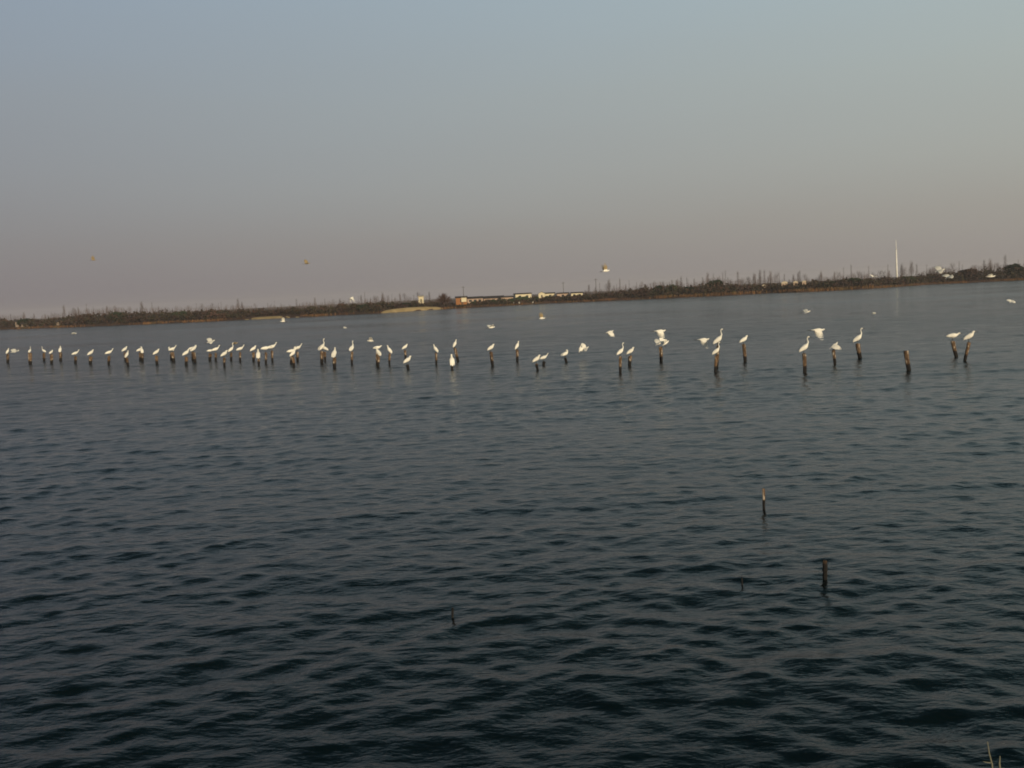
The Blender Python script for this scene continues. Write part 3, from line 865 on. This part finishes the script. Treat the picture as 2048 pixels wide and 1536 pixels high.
def wing(mb, side, root, segs):
    """open wing: segs = (y, z, x of front edge, chord, thickness)"""
    k = len(mb.v); n = 10
    for (y, z, xf, ch, th) in segs:
        for j in range(n):
            w = 2 * math.pi * j / n
            xx = xf - ch / 2 + ch / 2 * math.cos(w)
            zz = z + th * (1 if math.sin(w) > 0 else -1) * abs(math.sin(w)) ** 0.5 * (0.85 + 0.15 * math.cos(w)) + 0.02 * math.cos(w)
            mb.v.append(Vector((root[0] + xx, side * y, root[1] + zz)))
    for i in range(len(segs) - 1):
        for j in range(n):
            q, r = k + i * n + j, k + i * n + (j + 1) % n
            mb.f.append((q, r, r + n, q + n) if side > 0 else (q, q + n, r + n, r))
    mb.f.append(tuple(k + j for j in range(n))); e = k + (len(segs) - 1) * n
    mb.f.append(tuple(e + j for j in range(n))[::-1])

def remeshed(mb, name, voxel=0.012):
    me = mb.mesh(name + '_raw', [M_feather])
    bm = bmesh.new(); bm.from_mesh(me); bmesh.ops.recalc_face_normals(bm, faces=bm.faces); bm.to_mesh(me); bm.free()
    o = link('tmp_remesh', me)
    md = o.modifiers.new('r', 'REMESH'); md.mode = 'VOXEL'; md.voxel_size = voxel; md.use_smooth_shade = True
    ms = o.modifiers.new('s', 'SMOOTH'); ms.factor = 0.5; ms.iterations = 2
    dg = bpy.context.evaluated_depsgraph_get()
    res = bpy.data.meshes.new_from_object(o.evaluated_get(dg))
    res.name = name
    if not res.materials: res.materials.append(M_feather)
    bpy.data.objects.remove(o); bpy.data.meshes.remove(me)
    return res

def rot_pts(pts, ang, c):
    ca, sa = math.cos(ang), math.sin(ang)
    return [(c[0] + (x - c[0]) * ca - (z - c[1]) * sa, c[1] + (x - c[0]) * sa + (z - c[1]) * ca, a, b) for x, z, a, b in pts]

def perched(pose):
    """returns body, beak and leg meshes; feet at the origin, facing +X"""
    pitch = {'alert': 48, 'hunched': 42, 'level': 14, 'preening': 30, 'upright': 66, 'leaning': 26}[pose]
    c = (0.0, 0.255)
    body = [(-.245, .215, .020, .014), (-.18, .232, .048, .034), (-.11, .245, .074, .066), (-.04, .25, .090, .090), (.03, .255, .094, .096), (.09, .262, .080, .084), (.13, .275, .055, .058)]
    body = rot_pts(body, R(pitch - 12), c)
    bx, bz = body[-1][0], body[-1][1]
    necks = {
        'alert': [(.03, .05, .030), (.055, .11, .023), (.035, .17, .019), (.02, .23, .017), (.03, .28, .018), (.055, .305, .026), (.085, .305, .022), (.105, .30, .012)],
        'upright': [(.02, .04, .035), (.03, .08, .03), (.025, .12, .028), (.04, .145, .03), (.07, .145, .022), (.09, .14, .012)],
        'hunched': [(.015, .03, .045), (.02, .06, .038), (.03, .08, .034), (.055, .085, .030), (.08, .08, .022), (.10, .075, .012)],
        'level': [(.04, .02, .04), (.07, .05, .033), (.09, .06, .03), (.12, .055, .024), (.14, .05, .012)],
        'leaning': [(.05, .05, .032), (.09, .09, .024), (.10, .13, .02), (.11, .16, .022), (.14, .165, .025), (.165, .16, .012)],
        'preening': [(.02, .04, .034), (.03, .08, .026), (.015, .115, .022), (-.02, .125, .026), (-.045, .11, .024), (-.06, .095, .012)]}
    nk = [(bx + x, bz + z, r, r) for x, z, r in necks[pose]]
    mb = MB(); loft_plane(mb, body + nk)
    t0, t1 = rot_pts([(-.235, .235, 0, 0), (.10, .285, 0, 0)], R(pitch - 12), c)
    for s in (-1, 1): ellipsoid_loft(mb, (t0[0], t0[1]), (t1[0], t1[1]), .022, .07, s * .066)
    # thighs
    for s in (-1, 1):
        m = MB(); m.tube([(0.0, s * .035, .25), (.0, s * .035, .15)], [.034, .014], 8); k = len(mb.v); mb.v += m.v; mb.f += [tuple(a + k for a in q) for q in m.f]
    hx, hz = nk[-1][0], nk[-1][1]
    px, pz = nk[-2][0], nk[-2][1]
    d = Vector((hx - px, 0, hz - pz)).normalized()
    bk = MB(); bk.tube([Vector((hx, 0, hz)) - d * .015, Vector((hx, 0, hz)) + d * .035, Vector((hx, 0, hz)) + d * .095], [.012, .008, .002], 6)
    return remeshed(mb, 'egret_' + pose), bk.mesh('egret_beak', [M_beak])

def leg_mesh():
    m = MB(); m.tube([(0, 0, .17), (-.012, 0, .09), (0, 0, .006)], [.009, .008, .008], 6)
    for a in (-.5, 0, .5, 3.14):
        m.tube([(0, 0, .008), (.05 * math.cos(a), .05 * math.sin(a), .004)], [.006, .003], 4)
    return m.mesh('egret_leg', [M_leg])
LEG = leg_mesh()
PERCHED = {p: perched(p) for p in ('alert', 'hunched', 'level', 'preening', 'upright', 'leaning')}

def flying(kind):
    body = [(-.30, .0, .02, .006), (-.22, .0, .04, .016), (-.14, .0, .055, .04), (-.05, .0, .068, .058), (.04, .0, .070, .062), (.11, .0, .056, .052), (.16, .01, .038, .038),
            (.185, -.015, .03, .03), (.205, .0, .028, .028), (.215, .03, .027, .027), (.235, .04, .028, .027), (.265, .03, .02, .018), (.28, .025, .011, .01)]
    mb = MB(); loft_plane(mb, body)
    # wing profile: angle of inner and outer wing against the horizontal
    ang = {'up': (62, 78), 'high': (35, 60), 'level': (10, -6), 'down': (-38, -72), 'deep': (-60, -84), 'glide': (22, -14), 'left_up': (55, 70), 'mixed': (50, 20)}[kind]
    for s in (-1, 1):
        a0, a1 = ang
        if kind == 'mixed' and s < 0: a0, a1 = (6, -4)
        y, z = .03, .03; segs = [(y, z, .10, .27, .022)]
        for i in range(1, 9):
            t = i / 8
            a = R(a0 + (a1 - a0) * t); L = .48 / 8
            y += math.cos(a) * L; z += math.sin(a) * L
            xf = .10 + .05 * math.sin(t * math.pi * .9) - (.16 * t ** 2.2 if kind not in ('deep', 'down') else -.10 * t)
            ch = (.22, .30, .32, .33, .32, .30, .26, .20, .10)[i]
            segs.append((y, z, xf, ch, .019 - .003 * t))
        wing(mb, s, (0, .02), segs)
    bk = MB(); bk.tube([(.27, 0, .026), (.31, 0, .018), (.37, 0, .008)], [.012, .008, .002], 6)
    return remeshed(mb, 'flying_egret_' + kind, 0.011), bk.mesh('egret_beak', [M_beak])
FLY = {k: flying(k) for k in ('up', 'high', 'level', 'down', 'deep', 'glide', 'mixed')}
M_buff = noise_mat('buff_and_shade_feathers', [(0.3, (0.24, 0.18, 0.09)), (0.7, (0.36, 0.27, 0.15))], scale=14, rough=0.8, spec=0.15)  # even buff tone on whole birds; on two-tone wings it is painted shade
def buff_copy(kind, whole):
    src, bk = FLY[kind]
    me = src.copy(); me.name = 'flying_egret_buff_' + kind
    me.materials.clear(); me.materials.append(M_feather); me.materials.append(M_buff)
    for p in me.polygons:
        p.material_index = 1 if whole or (p.center.z > 0.09 and abs(p.center.y) > 0.05) else 0  # raised wing faces get their shade as brown colour
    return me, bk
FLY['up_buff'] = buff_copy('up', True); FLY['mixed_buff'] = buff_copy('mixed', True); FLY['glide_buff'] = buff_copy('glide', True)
FLY['up_wing_shade'] = buff_copy('up', False)
def trail_leg():
    m = MB(); m.tube([(-.20, 0, -.01), (-.36, 0, -.012), (-.44, 0, -.015)], [.010, .008, .012], 6)
    return m.mesh('egret_trailing_leg', [M_leg])
TLEG = trail_leg()

BIRD_GROUP = 'white egrets perched on the row of posts'
def perch_bird(x, y, post, pose, turn, scale, label, bx=None):
    """y is the photo row of the bird's body: its feet stand on the given post's top"""
    if post < 700: scale *= 1.12
    top, D, _ = POST_INFO[post]
    loc = top.copy(); loc.z -= 0.015
    if bx is not None:
        right = Vector((top.y, -top.x, 0)).normalized()
        loc = loc + right * (bx * D / F_PX)
    az = -math.atan2(loc.x, loc.y)
    b = empty('white_egret', loc, az + R(turn))
    b.scale = (scale * 1.2, scale * 1.4, scale * 1.13)
    tag(b, label, 'egret', BIRD_GROUP)
    bm_, bk = PERCHED[pose]
    link('body', bm_, b); link('beak', bk, b)
    for s in (-1, 1): link('leg', LEG, b, (0, s * .033, 0))
    return b

P = [  # x of the bird, row, post, pose, turn, scale, label or None
    (15, 701, 15.4, 'upright', 20, .95, 'faint hunched egret on the leftmost post'),
    (60, 700, 60.5, 'alert', 60, .8, None), (87, 698, 88, 'alert', 150, .85, None), (102, 704, 103, 'hunched', 40, .85, None), (121, 697, 121, 'upright', 70, 1.05, None),
    (148, 706, 151, 'leaning', 10, 1.1, None), (180, 705, 181, 'hunched', 5, 1.2, None), (216, 705, 217, 'leaning', 8, 1.15, None),
    (249, 698, 251, 'hunched', 20, 1.1, None), (253, 711, 256, 'upright', 20, 1.0, None), (278, 699, 281, 'preening', 10, 1.1, None), (284, 699, 285.5, 'upright', 100, 1.0, None),
    (312, 705, 314, 'hunched', 5, 1.15, None), (341, 698, 342.5, 'preening', 175, 1.0, None), (346, 699, 347, 'leaning', 10, 1.1, None), (370, 707, 372.5, 'hunched', 5, 1.2, None),
    (382, 699, 386, 'level', 5, 1.15, None), (388, 699, 390, 'hunched', 30, 1.2, None), (419, 699, 420, 'level', 10, .9, None), (430, 699, 431.5, 'leaning', 5, 1.15, None),
    (446, 708, 449, 'hunched', 0, 1.15, None), (460, 697, 462, 'alert', 10, 1.1, None), (479, 698, 480.5, 'leaning', 5, 1.1, None), (505, 697, 507, 'hunched', 0, 1.1, None),
    (515, 709, 517.5, 'upright', 85, 1.2, None), (530, 698, 532, 'level', 5, 1.2, None), (542, 693, 545, 'leaning', 5, 1.2, None), (582, 699, 582, 'level', 10, 1.2, None),
    (587, 711, 588.5, 'alert', 8, 1.0, None), (592, 696, 595.5, 'leaning', 5, 1.15, None), (641, 695, 644, 'alert', 30, 1.2, None), (650, 694, 650, 'hunched', 170, 1.05, None),
    (666, 707, 669, 'upright', 60, 1.15, None), (702, 696, 704, 'alert', 60, 1.15, None), (755, 691, 754, 'level', 10, 1.1, None), (755, 706, 756.5, 'upright', 150, 1.15, None),
    (778, 699, 779, 'upright', 165, 1.1, None), (810, 691, 811, 'hunched', 5, 1.05, None), (814, 719, 816.5, 'hunched', 5, 1.25, 'hunched egret perched low on a short stump, left of the middle'),
    (870, 697, 872.5, 'upright', 170, 1.05, 'upright egret facing left on the post right of the low stump bird'),
    (909, 689, 916, 'upright', 15, 1.05, 'small upright egret atop the slim leaning post in the middle'),
    (904, 725, 904.5, 'upright', 95, 1.35, 'egret seen from the back, sitting lowest of all near the middle'),
    (980, 694, 985.5, 'hunched', 5, 1.1, 'hunched egret on the thick kinked post'),
    (1032, 692, 1034.5, 'upright', 12, 1.05, 'egret tilted upright on the post right of the kinked one'),
    (1071, 716, 1075.5, 'hunched', 5, 1.15, 'sleek egret on the lower of the twin black stumps'),
    (1087, 711, 1087.5, 'leaning', 8, 1.0, 'sleek egret on the upper of the twin black stumps'),
    (1129, 705, 1132.5, 'preening', 30, 1.1, 'egret ruffling itself on the leaning black stump'),
    (1238, 701, 1241, 'alert', 10, 1.05, 'alert egret with raised neck on the tall thin post, beside a hunched one'),
    (1258, 700, 1259, 'hunched', 8, 1.1, 'hunched egret on the short thick post beside the alert one'),
    (1430, 680, 1434.5, 'alert', 4, 1.3, 'tallest egret with long S neck on the rear of the double post'),
    (1429, 705, 1431, 'alert', 2, 1.0, 'egret leaning on the front of the double post below the tallest one'),
    (1486, 680, 1490.5, 'hunched', 6, 1.1, 'lone hunched egret on the scarred post right of the double post'),
    (1607, 696, 1609.5, 'alert', 4, 1.2, 'alert egret with long stretched neck on the rust brown post'),
    (1713, 676, 1720.5, 'alert', -4, 1.25, 'alert egret with curved neck on the thick left leaning post'),
    (1906, 668, 1913, 'level', 5, 1.25, 'nearly level egret on the left one of the last two posts'),
    (1938, 674, 1930, 'hunched', 5, 1.25, 'rightmost perched egret, hunched on the right leaning post'),
]
POSEWORD = {'alert': 'alert white egret with raised neck', 'hunched': 'hunched white egret', 'level': 'level backed white egret', 'preening': 'white egret turning its head back',
            'upright': 'upright narrow white egret', 'leaning': 'forward leaning white egret'}
for x, y, post, pose, turn, sc, lab in P:
    n_ = POST_INFO[post][2]
    if lab is None: lab = '%s on the %s post from the left' % (POSEWORD[pose], ORD[n_])
    perch_bird(x, y, post, pose, turn, sc, lab)

def fly_bird(x, y, D, kind, turn, bank, pitch, scale, label, name='flying_egret', legs=True):
    p = at(x, y, D)
    az = -math.atan2(p.x, p.y)
    b = empty(name, p)
    b.rotation_euler = (Matrix.Rotation(az + R(turn), 3, 'Z') @ Matrix.Rotation(R(-pitch), 3, 'Y') @ Matrix.Rotation(R(bank), 3, 'X')).to_euler()
    b.scale = (scale * 1.22,) * 3
    tag(b, label, 'egret', 'white egrets in the air')
    bm_, bk = FLY[kind]
    link('body', bm_, b); link('beak', bk, b)
    if legs:
        for s in (-1, 1): link('leg', TLEG, b, (0, s * .02, 0))
    return b

def opening_bird(post, dx, kind, turn, bank, pitch, scale, label):
    """egret standing on a post with open wings"""
    top, D, _ = POST_INFO[post]
    right = Vector((top.y, -top.x, 0)).normalized()
    loc = top + right * dx * D / F_PX
    b = empty('white_egret', loc)
    az = -math.atan2(loc.x, loc.y)
    b.rotation_euler = (0, 0, az + R(turn)); b.scale = (scale,) * 3
    tag(b, label, 'egret', BIRD_GROUP)
    bm_, bk = FLY[kind]
    for me, nm in ((bm_, 'body'), (bk, 'beak')):
        o = link(nm, me, b, (0.02, 0, .24)); o.rotation_euler = (R(bank), R(-pitch), 0)
    for s in (-1, 1): link('leg', LEG, b, (0, s * .033, 0)).scale = (1, 1, 1.25)
opening_bird(1322, -3, 'mixed', 10, 0, 20, .95, 'left one of two egrets with spread wings on the red brown post')
opening_bird(1322, 10, 'high', 25, 10, 30, .95, 'right one of two egrets with spread wings at the red brown post')
opening_bird(1669.5, 0, 'down', 8, 0, 35, 1.0, 'egret opening its wings on the brown post left of the thick one')

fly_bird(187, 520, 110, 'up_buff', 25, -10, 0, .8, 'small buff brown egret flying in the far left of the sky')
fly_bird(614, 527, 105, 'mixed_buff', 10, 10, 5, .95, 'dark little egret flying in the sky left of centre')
fly_bird(1212, 542, 68, 'up_wing_shade', 28, -14, 4, .9, 'egret with raised wings painted in brown shade flying in the sky above the houses')
fly_bird(703, 596, 85, 'deep', 60, 0, 10, .95, 'white egret flapping down in front of the horizon left of centre')
fly_bird(30, 703, 100, 'glide', 12, 10, 8, 1.1, 'low flying egret beside the leftmost post')
fly_bird(148, 667, 140, 'glide', 10, 0, 0, 1.0, 'faint egret gliding over the water at the far left')
fly_bird(566, 643, 110, 'mixed', 175, 15, 0, .9, 'small egret flying over water just below the low sand strip')
fly_bird(690, 656, 130, 'glide', 10, 10, 0, .8, 'tiny dull egret flying over water between bank and posts, left of centre')
fly_bird(422, 683, 92, 'glide', 10, 20, 12, 1.1, 'egret taking off above the left posts')
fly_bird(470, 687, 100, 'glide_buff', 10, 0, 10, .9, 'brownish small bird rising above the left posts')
fly_bird(741, 682, 85, 'mixed', 170, 0, 5, .9, 'egret flying just above the posts left of centre')
fly_bird(983, 655, 72, 'mixed', 24, -18, 4, .85, 'egret with one wing raised flying above the middle posts')
fly_bird(1084, 637, 78, 'up_wing_shade', 20, -10, 2, .85, 'egret with both wings up, painted in brown shade, flying right of the centre')
fly_bird(1219, 664, 68, 'down', 15, 0, 10, .9, 'egret with drooped wings flying above the tall thin post')
fly_bird(1160, 698, 66, 'down', 60, 0, 60, .75, 'left one of two small egrets fluttering low over the water')
fly_bird(1171, 697, 66, 'mixed', 10, 20, 20, .75, 'right one of two small egrets fluttering low over the water')
fly_bird(1320, 662, 56, 'deep', 12, 0, -2, 1.0, 'white egret wings down flying above the red brown post')
fly_bird(1407, 679, 56, 'deep', 10, 0, -2, 1.0, 'white egret wings down flying left of the tallest egret')
fly_bird(1636, 660, 54, 'deep', 12, 0, -3, 1.05, 'white egret wings down flying between the two alert egrets')
fly_bird(1613, 624, 85, 'glide', 8, 12, 8, 1.0, 'thin gliding egret over open water above the rust brown post')
fly_bird(1747, 627, 110, 'glide', 170, 0, 0, .8, 'tiny distant egret over open water below the white mast')
fly_bird(1747, 554, 120, 'mixed', 60, 0, 0, .8, 'tiny pale egret before the trees left of the white mast')
fly_bird(1880, 541, 78, 'glide', 15, 24, 10, 1.05, 'white egret gliding at the skyline right of the mast')
fly_bird(1898, 554, 78, 'glide', 35, 10, 20, .95, 'egret gliding in front of the bank right of the mast')
fly_bird(1981, 553, 80, 'glide', 5, -6, 0, 1.0, 'thin winged egret before the dark bank at the far right')
fly_bird(2023, 603, 100, 'glide', 50, 20, 25, .72, 'curved wing egret flying over water at the far right edge')

# ------------------------------------------------------------------ stakes near the camera
def stake(x, yb, yt, sh, w, label, mat=M_post, bend=0.0, name='wooden_stake'):
    b = on_water(x, yb); D = math.hypot(b.x, b.y)
    t = at(x + sh, yt, D)
    rr = w * D / F_PX / 2
    mb = MB()
    n = 8
    tip = Vector((t.x - b.x, t.y - b.y, t.z))
    pts = [Vector((0, 0, -.6))] + [tip * (i / n) + Vector((bend * math.sin(math.pi * i / n), 0, 0)) + Vector((random.uniform(-.1, .1) * rr, 0, 0)) for i in range(n + 1)]
    mb.tube(pts, [rr * 1.05] + [rr * random.uniform(.85, 1.1) * (1 - .12 * i / n) for i in range(n + 1)], 10)
    o = link(name, mb.mesh('stake_wood', [mat]), None, (b.x, b.y, 0))
    tag(o, label, 'stake', 'stakes in the nearer water')
    return o
def stake_material(name, wet_z, dry):
    m = M_post.copy(); m.name = name
    for nd in m.node_tree.nodes:
        if nd.type == 'MAP_RANGE' and abs(nd.inputs[1].default_value - 0.38) < 1e-4:
            nd.inputs[1].default_value = wet_z; nd.inputs[2].default_value = wet_z + .03
    return m
M_stake = stake_material('near_stake_wood', 0.29, None)
M_stake2 = stake_material('near_thick_stake_wood', 0.33, None)
M_black = noise_mat('black_wet_wood', [(0.3, (0.006, 0.006, 0.006)), (0.7, (0.016, 0.013, 0.011))], scale=12, rough=0.5)
stake(1528, 1019, 977, -1, 5.5, 'thin stake with yellowish top and black foot in the nearer water', M_stake)
stake(1650, 1159, 1121, 0, 10, 'thick black stake with pale top, nearest in the right half', M_stake2)
stake(1484.5, 1168, 1154, -1, 3.5, 'tiny black stub of a stick left of the thick black stake', M_black)
stake(905, 1234, 1215, 0, 5, 'lone thin dark stick in the near water left of centre', M_black)
M_straw = plain('pale_dry_stalk', (0.17, 0.16, 0.11))
def stalk(x, yb, yt, sh, w, label, twigs):
    b = on_water(x, yb); D = math.hypot(b.x, b.y)
    t = at(x + sh, yt, D); tip = Vector((t.x - b.x, t.y - b.y, t.z)); r = w * D / F_PX / 2
    o = empty('dry_stalk', (b.x, b.y, 0)); tag(o, label, 'stalk', 'dry stalks at the bottom right')
    m = MB(); m.tube([(0, 0, -.4), (0, 0, 0), tip * .4 + Vector((.012, 0, 0)), tip * .7, tip], [r, r, r * .9, r * .75, r * .4], 7)
    link('stem', m.mesh('stalk_stem', [M_straw]), o)
    for f_, dx, dz in twigs:
        m = MB(); s = tip * f_; m.tube([s, s + Vector((dx * .6, 0, dz * .4)), s + Vector((dx, 0, dz))], [r * .6, r * .5, r * .2], 5)
        link('twig', m.mesh('stalk_twig', [M_straw]), o)
stalk(1986, 1560, 1483, -11, 3.2, 'pale dry stalk, left one of two at the bottom right corner', [(.45, -.07, .015)])
stalk(1996, 1562, 1512, 4, 4.2, 'pale dry stalk, right one of two at the bottom right corner', [(.5, .07, -.01)])

# ------------------------------------------------------------------ haze
hm = bpy.data.materials.new('thin_haze'); hm.use_nodes = True
hn, hl = hm.node_tree.nodes, hm.node_tree.links
hn.clear()
ho = hn.new('ShaderNodeOutputMaterial'); hv = hn.new('ShaderNodeVolumePrincipled')
hv.inputs['Color'].default_value = (0.84, 0.81, 0.82, 1)
hv.inputs['Density'].default_value = 0.0002
hv.inputs['Anisotropy'].default_value = 0.0
hl.new(hv.outputs[0], ho.inputs['Volume'])
mb = MB(); mb.box((0, 850, 14.0), (5400, 4900, 36.0))
hz = link('haze', mb.mesh('haze', [hm]))
tag(hz, kind='stuff')
hz['label'] = 'thin pale haze over the lake and the far bank'
hz['category'] = 'haze'
hz.display_type = 'WIRE'
